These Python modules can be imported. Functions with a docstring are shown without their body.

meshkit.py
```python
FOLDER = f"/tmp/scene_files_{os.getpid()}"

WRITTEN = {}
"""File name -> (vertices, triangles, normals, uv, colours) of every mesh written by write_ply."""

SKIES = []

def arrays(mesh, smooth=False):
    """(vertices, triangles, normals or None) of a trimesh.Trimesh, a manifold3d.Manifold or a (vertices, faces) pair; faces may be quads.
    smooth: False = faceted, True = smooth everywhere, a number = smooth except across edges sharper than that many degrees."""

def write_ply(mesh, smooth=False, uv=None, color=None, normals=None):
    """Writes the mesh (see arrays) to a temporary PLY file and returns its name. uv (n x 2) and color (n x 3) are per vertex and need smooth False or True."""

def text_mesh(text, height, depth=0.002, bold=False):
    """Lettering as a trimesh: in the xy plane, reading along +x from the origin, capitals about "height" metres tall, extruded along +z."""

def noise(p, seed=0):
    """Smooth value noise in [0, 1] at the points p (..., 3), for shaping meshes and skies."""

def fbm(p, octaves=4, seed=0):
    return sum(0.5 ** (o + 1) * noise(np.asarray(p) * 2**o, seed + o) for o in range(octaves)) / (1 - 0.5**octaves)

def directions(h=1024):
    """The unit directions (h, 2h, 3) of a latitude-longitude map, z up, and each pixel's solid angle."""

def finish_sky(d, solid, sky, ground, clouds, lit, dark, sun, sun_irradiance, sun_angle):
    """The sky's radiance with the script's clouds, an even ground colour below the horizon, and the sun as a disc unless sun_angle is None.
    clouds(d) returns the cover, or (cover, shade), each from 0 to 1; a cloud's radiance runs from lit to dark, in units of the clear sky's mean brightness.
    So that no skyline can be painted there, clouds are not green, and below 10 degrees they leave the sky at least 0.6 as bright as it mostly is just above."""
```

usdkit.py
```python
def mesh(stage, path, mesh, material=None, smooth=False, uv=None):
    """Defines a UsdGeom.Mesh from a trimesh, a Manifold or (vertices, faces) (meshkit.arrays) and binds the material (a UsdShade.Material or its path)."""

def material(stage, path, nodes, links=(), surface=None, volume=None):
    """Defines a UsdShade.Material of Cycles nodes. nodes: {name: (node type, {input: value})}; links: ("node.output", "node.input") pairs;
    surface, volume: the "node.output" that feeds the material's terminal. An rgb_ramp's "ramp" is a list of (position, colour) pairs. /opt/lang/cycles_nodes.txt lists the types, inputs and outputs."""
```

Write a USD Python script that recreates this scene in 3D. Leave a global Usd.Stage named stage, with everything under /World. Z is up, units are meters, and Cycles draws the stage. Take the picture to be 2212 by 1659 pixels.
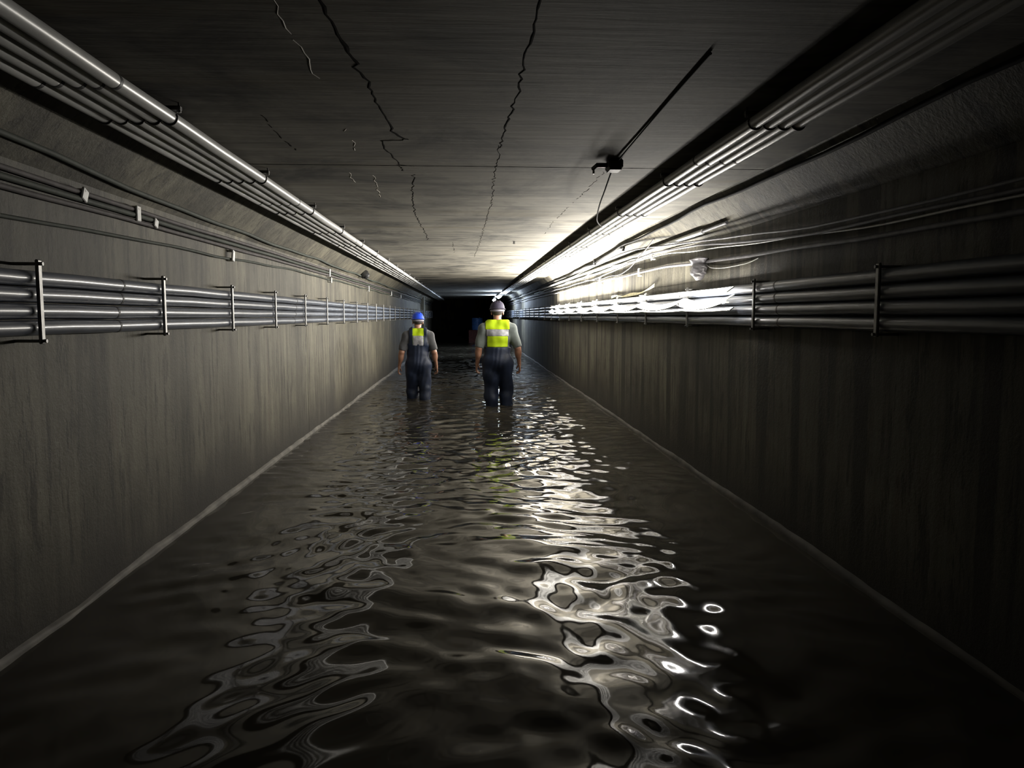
import math
import numpy as np, trimesh, manifold3d as m3, usdkit, meshkit
from shapely.geometry import Polygon
from pxr import Usd, UsdGeom, UsdLux, UsdShade, Gf, Sdf

stage = Usd.Stage.CreateInMemory()
UsdGeom.SetStageUpAxis(stage, UsdGeom.Tokens.z)
UsdGeom.SetStageMetersPerUnit(stage, 1.0)
UsdGeom.Xform.Define(stage, '/World')
rng = np.random.default_rng(7)

# ------------------------------------------------------------------ camera, light, exposure
# +Y runs down the tunnel, +X right, z = 0 is the water level. No sky: the tunnel is closed.
FPX, W = 1650.0, 2212.0
CAM_Z, PITCH, YAW = 1.35, 5.108, 3.317
EXPOSURE = -0.3
cam = UsdGeom.Camera.Define(stage, '/World/camera')
cam.CreateHorizontalApertureAttr(36.0)
cam.CreateVerticalApertureAttr(36.0 * 1659 / 2212)
cam.CreateFocalLengthAttr(36.0 * FPX / W)
cam.CreateClippingRangeAttr((0.05, 500.0))
cam.CreateExposureAttr(EXPOSURE)
cam.AddTranslateOp().Set((0, 0, CAM_Z))
cam.AddRotateZOp().Set(-YAW)
cam.AddRotateXOp().Set(90 - PITCH)
STRIP_POWER, MID_POWER, NEAR_POWER, TUBE_POWER, FAR_POWER = 950.0, 300.0, 20.0, 125.0, 260.0      # radiance: far, middle and near light strip, tube lamp, lamps far ahead
WARM, COOL = (1.0, 0.95, 0.86), (0.66, 0.80, 1.0)

# ------------------------------------------------------------------ helpers
used = {}
def numbered(name):
    k = used.get(name, 0); used[name] = k + 1
    return name if k == 0 else '%s_%03d' % (name, k)

def tag(o, label=None, cat=None, group=None, kind=None):
    for k, v in (('label', label), ('category', cat), ('group', group), ('kind', kind)):
        if v: o.SetCustomDataByKey(k, v)
    return o

def thing(name, label, cat, loc=(0, 0, 0), rz=0, group=None, kind=None):
    x = UsdGeom.Xform.Define(stage, '/World/' + numbered(name))
    x.AddTranslateOp().Set(tuple(map(float, loc)))
    x.AddRotateZOp().Set(float(rz))
    return tag(x.GetPrim(), label, cat, group, kind)

part_used = {}
def part(parent, name, mesh, material, smooth=35, label=None, kind=None):
    root = str(parent.GetPath())
    k = part_used.get((root, name), 0); part_used[(root, name)] = k + 1
    p = root + '/' + (name if k == 0 else '%s_%03d' % (name, k))
    m = usdkit.mesh(stage, p, mesh, material, smooth=smooth)
    return tag(m.GetPrim(), label, kind=kind)

def single(name, label, cat, mesh, material, smooth=35, group=None, kind=None):
    m = usdkit.mesh(stage, '/World/' + numbered(name), mesh, material, smooth=smooth)
    return tag(m.GetPrim(), label, cat, group, kind)

def dup(root, loc, rz, label):
    was = root.GetCustomData()
    nm = root.GetName()
    r = thing(nm[:-4] if nm[-4] == '_' and nm[-3:].isdigit() else nm, label, was['category'], loc, rz, was.get('group'))
    r.GetReferences().AddInternalReference(root.GetPath())
    r.SetInstanceable(True)
    return r

def box(x0, x1, y0, y1, z0, z1, b=0.0):
    if b:
        h = m3.Manifold.batch_hull([m3.Manifold.cube([x1 - x0 - 2*b*(a != 0), y1 - y0 - 2*b*(a != 1), z1 - z0 - 2*b*(a != 2)]).translate([x0 + b*(a != 0), y0 + b*(a != 1), z0 + b*(a != 2)]) for a in range(3)])
        m = h.to_mesh()
        return trimesh.Trimesh(m.vert_properties[:, :3], m.tri_verts)
    m = trimesh.creation.box([x1 - x0, y1 - y0, z1 - z0])
    m.apply_translation([(x0 + x1)/2, (y0 + y1)/2, (z0 + z1)/2])
    return m

def join(*ms): return trimesh.util.concatenate(list(ms))

def tube(pts, r, n=12, cap=True):
    p = np.asarray(pts, float)
    t = np.gradient(p, axis=0); t /= np.linalg.norm(t, axis=1, keepdims=True)
    ref = np.array([0, 0, 1.0]) if np.abs(t[:, 2]).mean() < .8 else np.array([1.0, 0, 0])
    a = np.cross(t, ref); a /= np.linalg.norm(a, axis=1, keepdims=True)
    b = np.cross(t, a)
    ang = np.arange(n)*2*np.pi/n
    rr = np.broadcast_to(r, (len(p),))
    v = (p[:, None] + rr[:, None, None]*(np.cos(ang)[None, :, None]*a[:, None] + np.sin(ang)[None, :, None]*b[:, None])).reshape(-1, 3)
    i, j = np.meshgrid(np.arange(len(p) - 1), np.arange(n), indexing='ij')
    q = np.stack([i*n + j, i*n + (j + 1) % n, (i + 1)*n + (j + 1) % n, (i + 1)*n + j], -1).reshape(-1, 4)
    f = np.vstack([q[:, [0, 1, 2]], q[:, [0, 2, 3]]])
    if cap:
        v = np.vstack([v, p[0], p[-1]]); c0, c1 = len(v) - 2, len(v) - 1
        k = np.arange(n); e = (len(p) - 1)*n
        f = np.vstack([f, np.stack([np.full(n, c0), (k + 1) % n, k], 1), np.stack([np.full(n, c1), e + k, e + (k + 1) % n], 1)])
    m = trimesh.Trimesh(v, f, process=False)
    if m.volume < 0: m.invert()
    return m

def prism_y(poly, y0, y1, bevel=0.0):
    """Outline in (x, z) swept from y0 to y1."""
    poly = np.asarray(poly, float)
    m = trimesh.creation.extrude_polygon(Polygon(poly), y1 - y0, engine='earcut')
    v = m.vertices
    m.vertices = np.stack([v[:, 0], y0 + v[:, 2], v[:, 1]], 1)
    m.invert()
    if m.volume < 0: m.invert()
    return m

def smooth_path(pts, n=60):
    from scipy.interpolate import PchipInterpolator
    p = np.asarray(pts, float)
    s = np.r_[0, np.cumsum(np.linalg.norm(np.diff(p, axis=0), axis=1))]
    return PchipInterpolator(s, p)(np.linspace(0, s[-1], n))

ORD = ['nearest', 'second', 'third', 'fourth', 'fifth', 'sixth', 'seventh', 'eighth', 'ninth', 'tenth', 'eleventh', 'twelfth', 'thirteenth', 'fourteenth', 'fifteenth', 'sixteenth', 'seventeenth', 'eighteenth', 'nineteenth', 'twentieth', 'twenty-first', 'twenty-second', 'twenty-third', 'twenty-fourth', 'twenty-fifth', 'twenty-sixth', 'twenty-seventh', 'twenty-eighth', 'twenty-ninth', 'thirtieth']

# ------------------------------------------------------------------ materials
L = '/World/Looks/'
UsdGeom.Scope.Define(stage, '/World/Looks')

def plain(name, color, rough=.5, metal=0.0, spec=.5, vary=.25, scale=14.0, bump=0.0, sheen=0.0, coat=0.0):
    c = np.asarray(color, float)
    nodes = {'g': ('geometry', {}), 'n': ('noise_texture', {'scale': scale, 'detail': 4.0}),
             'r': ('rgb_ramp', {'ramp': [(.3, tuple(c*(1 - vary))), (.7, tuple(np.minimum(c*(1 + vary), 1)))]}),
             'p': ('principled_bsdf', {'roughness': rough, 'metallic': metal, 'specular_ior_level': spec, 'sheen_weight': sheen, 'coat_weight': coat, 'coat_roughness': .16})}
    links = [('g.position', 'n.vector'), ('n.fac', 'r.fac'), ('r.color', 'p.base_color')]
    if bump:
        nodes['b'] = ('bump', {'strength': .6, 'distance': bump})
        links += [('n.fac', 'b.height'), ('b.normal', 'p.normal')]
    return usdkit.material(stage, L + name, nodes, links, surface='p.BSDF')

def glow(name, color, power):
    return usdkit.material(stage, L + name, {'e': ('emission', {'color': color, 'strength': power})}, surface='e.emission')

def concrete_wall(name, runs=.35, shift=0.0):
    """Form-cast concrete, run down with vertical streaks and dark damp stains, wide dark bands that paint in bracket shade on the right wall, a silt-dark tide band above the water."""
    N = {'g': ('geometry', {}),
         'm1': ('mapping', {'scale': (7.0, 7.0, .55)}), 'n1': ('noise_texture', {'scale': 1.6, 'detail': 6.0, 'roughness': .6}),
         'r1': ('rgb_ramp', {'ramp': [(.30, (.050, .045, .031)), (.46, (.098, .089, .063)), (.70, (.142, .131, .096))]}),
         'n2': ('noise_texture', {'scale': .9, 'detail': 7.0, 'roughness': .62}),
         'r2': ('rgb_ramp', {'ramp': [(.32, (.42, .42, .42)), (.62, (1.1, 1.1, 1.1))]}),
         'mx': ('mix_color', {'blend_type': 'multiply', 'fac': 1.0}),
         'm3': ('mapping', {'scale': (16.0, 16.0, 2.2), 'location': (3.1, 7.7, 1.3)}), 'n3': ('noise_texture', {'scale': 1.0, 'detail': 6.0, 'roughness': .72}),
         'r3': ('rgb_ramp', {'ramp': [(.545, (0, 0, 0)), (.595, (1, 1, 1))]}), 'bw': ('rgb_to_bw', {}),
         'f3': ('math', {'math_type': 'multiply', 'value2': .72}),
         'mx3': ('mix_color', {'blend_type': 'mix', 'b': (.024, .020, .014)}),
         'm4': ('mapping', {'scale': (4.0, 4.0, .8), 'location': (9.1, 2.7, 5.3)}), 'n4': ('noise_texture', {'scale': 1.3, 'detail': 4.0}),
         'r4': ('rgb_ramp', {'ramp': [(.66, (0, 0, 0)), (.78, (.35, .35, .35))]}),
         'mx4': ('mix_color', {'blend_type': 'mix', 'b': (.10, .048, .034)}),
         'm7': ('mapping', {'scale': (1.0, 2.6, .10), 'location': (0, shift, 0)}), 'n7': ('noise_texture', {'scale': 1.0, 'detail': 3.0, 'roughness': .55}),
         'r7': ('rgb_ramp', {'ramp': [(.53, (0, 0, 0)), (.565, (runs, runs, runs))]}), 'w7': ('rgb_to_bw', {}),  # wide vertical bands; on the right wall they are painted shade of the brackets
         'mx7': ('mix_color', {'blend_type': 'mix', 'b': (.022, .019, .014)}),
         's': ('separate_xyz', {}), 'n5': ('noise_texture', {'scale': 2.2, 'detail': 5.0}),
         'ad': ('math', {'math_type': 'multiply_add', 'value2': -.50}), 
         'rz': ('map_range', {'from_min': -.20, 'from_max': .26, 'to_min': .92, 'to_max': 0.0, 'clamp': True}),
         'mx5': ('mix_color', {'blend_type': 'mix', 'b': (.034, .030, .024)}),
         'n6': ('noise_texture', {'scale': 38.0, 'detail': 5.0, 'roughness': .7}),
         'b': ('bump', {'strength': .55, 'distance': .006}),
         'p': ('principled_bsdf', {'roughness': .72, 'specular_ior_level': .35})}
    K = [('g.position', 'm1.vector'), ('m1.vector', 'n1.vector'), ('n1.fac', 'r1.fac'), ('g.position', 'n2.vector'), ('n2.fac', 'r2.fac'),
         ('r1.color', 'mx.a'), ('r2.color', 'mx.b'), ('g.position', 'm3.vector'), ('m3.vector', 'n3.vector'), ('n3.fac', 'r3.fac'),
         ('r3.color', 'bw.color'), ('bw.val', 'f3.value1'), ('f3.value', 'mx3.fac'), ('mx.result', 'mx3.a'),
         ('g.position', 'm4.vector'), ('m4.vector', 'n4.vector'), ('n4.fac', 'r4.fac'), ('r4.color', 'mx4.fac'), ('mx3.result', 'mx4.a'),
         ('g.position', 's.vector'), ('g.position', 'n5.vector'), ('n5.fac', 'ad.value1'), ('s.z', 'ad.value3'), ('ad.value', 'rz.value'),
         ('rz.result', 'mx5.fac'), ('g.position', 'm7.vector'), ('m7.vector', 'n7.vector'), ('n7.fac', 'r7.fac'), ('r7.color', 'w7.color'), ('w7.val', 'mx7.fac'), ('mx4.result', 'mx7.a'), ('mx7.result', 'mx5.a'), ('mx5.result', 'p.base_color'),
         ('g.position', 'n6.vector'), ('n6.fac', 'b.height'), ('b.normal', 'p.normal')]
    return usdkit.material(stage, L + name, N, K, surface='p.BSDF')

def concrete_ceiling(name):
    """Board-marked soffit: the grain runs across the tunnel, with sooty and ochre patches."""
    N = {'g': ('geometry', {}),
         'm1': ('mapping', {'scale': (.55, 7.5, 1.0)}), 'n1': ('noise_texture', {'scale': 1.5, 'detail': 6.0, 'roughness': .62}),
         'r1': ('rgb_ramp', {'ramp': [(.30, (.066, .061, .048)), (.48, (.128, .119, .096)), (.70, (.178, .167, .138))]}),
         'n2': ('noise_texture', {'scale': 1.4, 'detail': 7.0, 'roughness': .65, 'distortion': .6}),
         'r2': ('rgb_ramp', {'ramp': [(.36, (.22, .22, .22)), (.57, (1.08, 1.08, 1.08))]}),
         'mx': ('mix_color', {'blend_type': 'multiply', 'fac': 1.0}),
         'm3': ('mapping', {'scale': (.35, 2.6, 1.0), 'location': (4.0, 1.0, 0)}), 'n3': ('noise_texture', {'scale': 1.6, 'detail': 5.0}),
         'r3': ('rgb_ramp', {'ramp': [(.56, (0, 0, 0)), (.72, (.55, .55, .55))]}),
         'mx3': ('mix_color', {'blend_type': 'mix', 'b': (.105, .088, .052)}),
         'm6': ('mapping', {'scale': (2.0, 20.0, 1.0)}), 'n6': ('noise_texture', {'scale': 1.0, 'detail': 4.0, 'roughness': .6}),
         'b': ('bump', {'strength': .35, 'distance': .004}),
         'p': ('principled_bsdf', {'roughness': .8, 'specular_ior_level': .25})}
    K = [('g.position', 'm1.vector'), ('m1.vector', 'n1.vector'), ('n1.fac', 'r1.fac'), ('g.position', 'n2.vector'), ('n2.fac', 'r2.fac'),
         ('r1.color', 'mx.a'), ('r2.color', 'mx.b'), ('g.position', 'm3.vector'), ('m3.vector', 'n3.vector'), ('n3.fac', 'r3.fac'),
         ('r3.color', 'mx3.fac'), ('mx.result', 'mx3.a'), ('mx3.result', 'p.base_color'),
         ('g.position', 'm6.vector'), ('m6.vector', 'n6.vector'), ('n6.fac', 'b.height'), ('b.normal', 'p.normal')]
    return usdkit.material(stage, L + name, N, K, surface='p.BSDF')

M = {}
M['wall'] = concrete_wall('wall_concrete')
M['wall_right'] = concrete_wall('wall_right_concrete', .85, 1.7)  # stronger dark bands: shade below the duct brackets put into the colour
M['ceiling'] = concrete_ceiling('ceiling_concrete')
M['floor'] = plain('floor_silt', (.06, .052, .04), .8)
M['silt'] = plain('silt_deposit', (.14, .13, .112), .7, vary=.5, scale=5.0, bump=.006)
M['sealant'] = plain('black_sealant', (.012, .011, .010), 1.0, spec=.02)
M['filler'] = plain('joint_filler', (.030, .027, .020), .9, spec=.1)
M['silt_dark'] = plain('silt_dark', (.055, .05, .042), .8, vary=.5, scale=5.0, bump=.006)
M['lime'] = plain('lime_drip', (.42, .40, .34), .7)
M['duct'] = plain('grey_duct', (.088, .098, .122), .45, spec=.4, coat=.32, vary=.18, scale=6.0)
M['conduit'] = plain('light_conduit', (.48, .48, .47), .34, spec=.5, vary=.12, scale=6.0)
M['rubber'] = plain('rubber_ring', (.012, .012, .013), .6)
M['steel'] = plain('galvanised_steel', (.25, .247, .24), .5, metal=.55, vary=.2, scale=25)
M['dull_steel'] = plain('dull_steel', (.10, .098, .095), .5, metal=.5, vary=.3, scale=25)
M['black_cable'] = plain('black_cable', (.010, .010, .011), .8, spec=.1)
M['green_cable'] = plain('greenish_cable', (.040, .046, .037), .75, spec=.2)
M['mauve_cable'] = plain('mauve_cable', (.075, .067, .067), .75, spec=.2)
M['grey_cable'] = plain('grey_cable', (.17, .166, .178), .6, spec=.3)
M['clip'] = plain('white_clip', (.62, .62, .60), .4)
M['tape'] = plain('yellow_tape', (.50, .46, .27), .5)
M['film'] = usdkit.material(stage, L + 'plastic_film', {'p': ('principled_bsdf', {'base_color': (.26, .25, .265), 'roughness': .4}), 't': ('translucent_bsdf', {'color': (.25, .24, .25)}), 'm': ('mix_closure', {'fac': .4})}, [('p.BSDF', 'm.closure1'), ('t.BSDF', 'm.closure2')], surface='m.closure')
M['strip'] = glow('strip_light', WARM, STRIP_POWER)
M['midstrip'] = glow('mid_strip_light', WARM, MID_POWER)
M['nearstrip'] = glow('near_strip_light', WARM, NEAR_POWER)
M['tubelamp'] = glow('tube_light', (1.0, .98, .95), TUBE_POWER)
M['farlamp'] = glow('far_light', COOL, FAR_POWER)
M['skin'] = plain('skin', (.28, .145, .095), .5, vary=.12, scale=30)
M['hair'] = plain('hair', (.030, .024, .020), .6)
M['eye'] = plain('eye', (.5, .48, .45), .2)
M['blue_helmet'] = plain('blue_helmet', (.012, .055, .52), .28, vary=.08)
M['grey_helmet'] = plain('lavender_helmet', (.026, .023, .042), .7, spec=.3, vary=.12)
M['band'] = plain('helmet_band', (.15, .14, .17), .5)
M['hivis'] = plain('hivis_yellow', (.31, .43, .006), .75, spec=.2, vary=.1)
M['reflective'] = plain('reflective_grey', (.20, .20, .22), .5, vary=.35, scale=22)
M['wader'] = plain('navy_wader', (.012, .019, .042), .55, spec=.3, vary=.35, scale=7, bump=.01)
M['boot'] = plain('boot', (.012, .012, .013), .5)
M['dark_shirt'] = plain('dark_shirt', (.042, .043, .048), .85, vary=.2, sheen=.2)
M['grey_shirt'] = plain('grey_green_shirt', (.070, .083, .080), .85, vary=.2, sheen=.2)
M['blue_plastic'] = plain('blue_plastic', (.09, .24, .62), .45)
M['red_plastic'] = plain('rust_red', (.16, .035, .025), .6)
M['dark_box'] = plain('dark_box', (.03, .03, .028), .5)
M['water'] = usdkit.material(stage, L + 'murky_water', {
    'g': ('geometry', {}), 'n': ('noise_texture', {'scale': 1.3, 'detail': 4.0}),
    'r': ('rgb_ramp', {'ramp': [(.35, (.036, .031, .023)), (.7, (.058, .051, .038))]}),
    'p': ('principled_bsdf', {'roughness': .055, 'ior': 1.36, 'specular_ior_level': .5})},
    [('g.position', 'n.vector'), ('n.fac', 'r.fac'), ('r.color', 'p.base_color')], surface='p.BSDF')

# ------------------------------------------------------------------ the tunnel shell
XL, XR, ZC, ZH, HA, ZB = -1.80, 1.957, 2.195, 1.965, .23, -.35      # walls, ceiling, haunch start, haunch size, floor
Y0, Y1, Y2 = -9.0, 38.7, 54.0                                      # start, mouth of the far chamber, its end
GAP = .004
def segments(a, step, lo, hi):
    k = [lo] + [y for y in np.arange(a - 20*step, hi + step, step) if lo + .3 < y < hi - .3] + [hi]
    return list(zip(k[:-1], k[1:]))

def wall(name, sx, x, joints, mat):
    w = tag(UsdGeom.Xform.Define(stage, '/World/' + name).GetPrim(), kind='structure')
    out = .30*sx
    poly = [(x, ZB), (x, ZH), (x - sx*HA, ZC), (x - sx*HA, ZC + .25), (x + out, ZC + .25), (x + out, ZB)]
    for a, b in joints:
        g = GAP/2
        p = np.array(poly); c = p.copy(); c[:3] += np.array([sx*.003, .0]); c[2] += (0, .003)      # chamfered ends at the joints
        part(w, 'concrete_panel', join(prism_y(poly, a + g + .003, b - g - .003), prism_y(c, a + g, b - g)), mat, smooth=False)
    inset = [(q[0] + sx*.004 if k < 3 else q[0], q[1] + (.006 if k == 2 else 0)) for k, q in enumerate(poly)]
    for a, b in joints[1:]:
        part(w, 'joint_filler', prism_y(inset, a - GAP/2, a + GAP/2), M['filler'], smooth=False)
    return w
wl = wall('wall_left', -1, XL, segments(8.70, 6.6, Y0, Y1), M['wall'])
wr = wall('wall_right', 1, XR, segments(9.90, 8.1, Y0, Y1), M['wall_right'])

ce = tag(UsdGeom.Xform.Define(stage, '/World/ceiling').GetPrim(), kind='structure')
cseg = segments(8.80, 4.36, Y0, Y1)
for a, b in cseg:
    g = .003
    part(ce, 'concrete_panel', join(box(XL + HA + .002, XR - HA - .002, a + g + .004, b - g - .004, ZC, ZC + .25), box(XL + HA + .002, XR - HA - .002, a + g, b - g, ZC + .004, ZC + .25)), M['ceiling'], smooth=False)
for a, b in cseg[1:]:
    part(ce, 'joint_filler', box(XL + HA + .002, XR - HA - .002, a - .003, a + .003, ZC + .006, ZC + .25), M['filler'], smooth=False)

def seam(pts, w, material, name, seed, t=.0015, breaks=0.0):
    """A ragged run of sealant or lime on the soffit, with width that comes and goes."""
    r = np.random.default_rng(seed)
    p = np.asarray(pts, float)
    s = np.r_[0, np.cumsum(np.linalg.norm(np.diff(p, axis=0), axis=1))]
    n = max(8, int(s[-1]/.05))
    u = np.linspace(0, s[-1], n)
    q = np.stack([np.interp(u, s, p[:, 0]), np.interp(u, s, p[:, 1])], 1) + r.normal(0, .006, (n, 2))
    d = np.gradient(q, axis=0); d /= np.linalg.norm(d, axis=1, keepdims=True) + 1e-9
    nn = np.stack([-d[:, 1], d[:, 0]], 1)
    ww = w*(.45 + 1.1*np.convolve(r.random(n + 6), [.05, .15, .2, .2, .2, .15, .05], 'valid')**1.2*(.6 + .8*r.random(n)))
    l, h = q + nn*ww[:, None]/2, q - nn*ww[:, None]/2
    v = np.vstack([np.c_[l, np.full(n, ZC + .002)], np.c_[h, np.full(n, ZC + .002)], np.c_[q, ZC - t*(.6 + .6*r.random(n))]])
    i = np.arange(n - 1)
    if breaks: i = i[r.random(n - 1) > breaks]
    f = np.vstack([np.stack([i, i + 1, i + 1 + 2*n], 1), np.stack([i, i + 1 + 2*n, i + 2*n], 1),
                   np.stack([i + n, i + 2*n, i + 1 + 2*n], 1), np.stack([i + n, i + 1 + 2*n, i + 1 + n], 1)])
    part(ce, name, trimesh.Trimesh(v, f, process=False), material, smooth=False)
seam([(-.40, 2.1), (-.38, 2.48), (-.36, 2.96), (-.34, 3.64), (-.30, 3.78)], .030, M['sealant'], 'crack', 1)
seam([(-.28, 3.79), (-.42, 3.83)], .022, M['sealant'], 'crack', 2)
seam([(-.42, 3.84), (-.39, 4.21), (-.38, 4.40)], .024, M['sealant'], 'crack', 3)
seam([(-.39, 4.42), (-.29, 4.44)], .016, M['sealant'], 'crack', 4)
seam([(-.38, 4.45), (-.37, 4.60)], .020, M['sealant'], 'crack', 5)
seam([(-.315, 4.70), (-.36, 5.2), (-.39, 5.58), (-.41, 6.0), (-.43, 6.59), (-.43, 8.19), (-.44, 8.7)], .022, M['sealant'], 'crack', 6)
seam([(.20, 2.1), (.20, 2.93), (.17, 3.57), (.17, 3.95)], .022, M['sealant'], 'crack', 7)
seam([(.17, 3.9), (.17, 4.89), (.18, 5.88), (.165, 7.4), (.14, 9.2), (.10, 11.15)], .012, M['sealant'], 'crack', 8)
seam([(.81, 4.5), (.81, 5.3), (.79, 6.1), (.78, 7.2), (.80, 8.0)], .014, M['sealant'], 'crack', 9, breaks=.45)
seam([(-.86, 3.27), (-.88, 3.72), (-.87, 4.18)], .016, M['sealant'], 'crack', 10, breaks=.3)
seam([(-.17, 8.9), (-.17, 10.4)], .02, M['sealant'], 'crack', 11, breaks=.4)
seam([(.52, 8.75), (.56, 9.1)], .05, M['sealant'], 'crack', 12)
seam([(-.52, 2.05), (-.53, 2.37), (-.53, 2.85)], .010, M['lime'], 'lime_drip', 13, breaks=.3)
seam([(-.55, 3.6), (-.57, 4.05)], .012, M['lime'], 'lime_drip', 14, breaks=.3)
seam([(-.56, 4.75), (-.60, 5.3), (-.62, 5.6)], .012, M['lime'], 'lime_drip', 15, breaks=.2)
seam([(-.70, 4.6), (-.71, 5.0)], .012, M['lime'], 'lime_drip', 16, breaks=.2)

tag(usdkit.mesh(stage, '/World/floor', box(-6.3, 6.3, Y0, Y2 + .3, ZB - .2, ZB), M['floor']).GetPrim(), kind='structure')
# silt ledge left along the foot of each wall at the water line
def ledge(name, x, sx, mat):
    ys = np.arange(Y0, Y1, .09)
    n = len(ys)
    r = np.random.default_rng(21 if sx < 0 else 22)
    k = np.convolve(r.normal(0, 1, n + 8), np.ones(9)/3, 'valid')
    wd = .024 + .006*k; ht = .030 + .006*np.roll(k, 11)
    ring = np.stack([np.c_[np.full(n, x + sx*.01), ys, ht + .012], np.c_[x - sx*wd*.5, ys, ht], np.c_[x - sx*wd, ys, ht*.35], np.c_[x - sx*wd*1.15, ys, np.full(n, -.06)], np.c_[np.full(n, x + sx*.01), ys, np.full(n, -.06)]], 1)
    i, j = np.meshgrid(np.arange(n - 1), np.arange(4), indexing='ij')
    q = np.stack([i*5 + j, i*5 + j + 1, (i + 1)*5 + j + 1, (i + 1)*5 + j], -1).reshape(-1, 4)
    if sx > 0: q = q[:, ::-1]
    tag(usdkit.mesh(stage, '/World/' + name, (ring.reshape(-1, 3), q), mat, smooth=50).GetPrim(), kind='structure')
ledge('baseboard_left', XL, -1, M['silt'])
ledge('baseboard_right', XR, 1, M['silt_dark'])
# pilaster on the left close to the mouth, and the dark chamber the tunnel opens into
tag(usdkit.mesh(stage, '/World/trim_1', box(XL - .05, XL + .13, 29.6, 30.2, ZB, ZC), M['wall']).GetPrim(), kind='structure')
wb = tag(UsdGeom.Xform.Define(stage, '/World/wall_back').GetPrim(), kind='structure')
part(wb, 'end_wall', box(-6.3, 6.3, Y2, Y2 + .3, ZB, 4.6), M['wall'])
part(wb, 'jamb', box(-6.3, XL - .02, Y1, Y1 + .3, ZB, 4.6), M['wall'])
part(wb, 'jamb', box(XR + .02, 6.3, Y1, Y1 + .3, ZB, 4.6), M['wall'])
part(wb, 'lintel', box(XL - .02, XR + .02, Y1, Y1 + .3, ZC + .0, 4.6), M['wall'])
part(wb, 'side_wall', box(-6.3, -6.0, Y1 + .3, Y2, ZB, 4.6), M['wall'])
part(wb, 'side_wall', box(6.0, 6.3, Y1 + .3, Y2, ZB, 4.6), M['wall'])
part(wb, 'roof_slab', box(-6.3, 6.3, Y1, Y2 + .3, 4.6, 4.8), M['ceiling'])
tag(usdkit.mesh(stage, '/World/wall_front', box(-2.1, 2.26, Y0 - .3, Y0, ZB, ZC + .25), M['wall']).GetPrim(), kind='structure')

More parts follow.
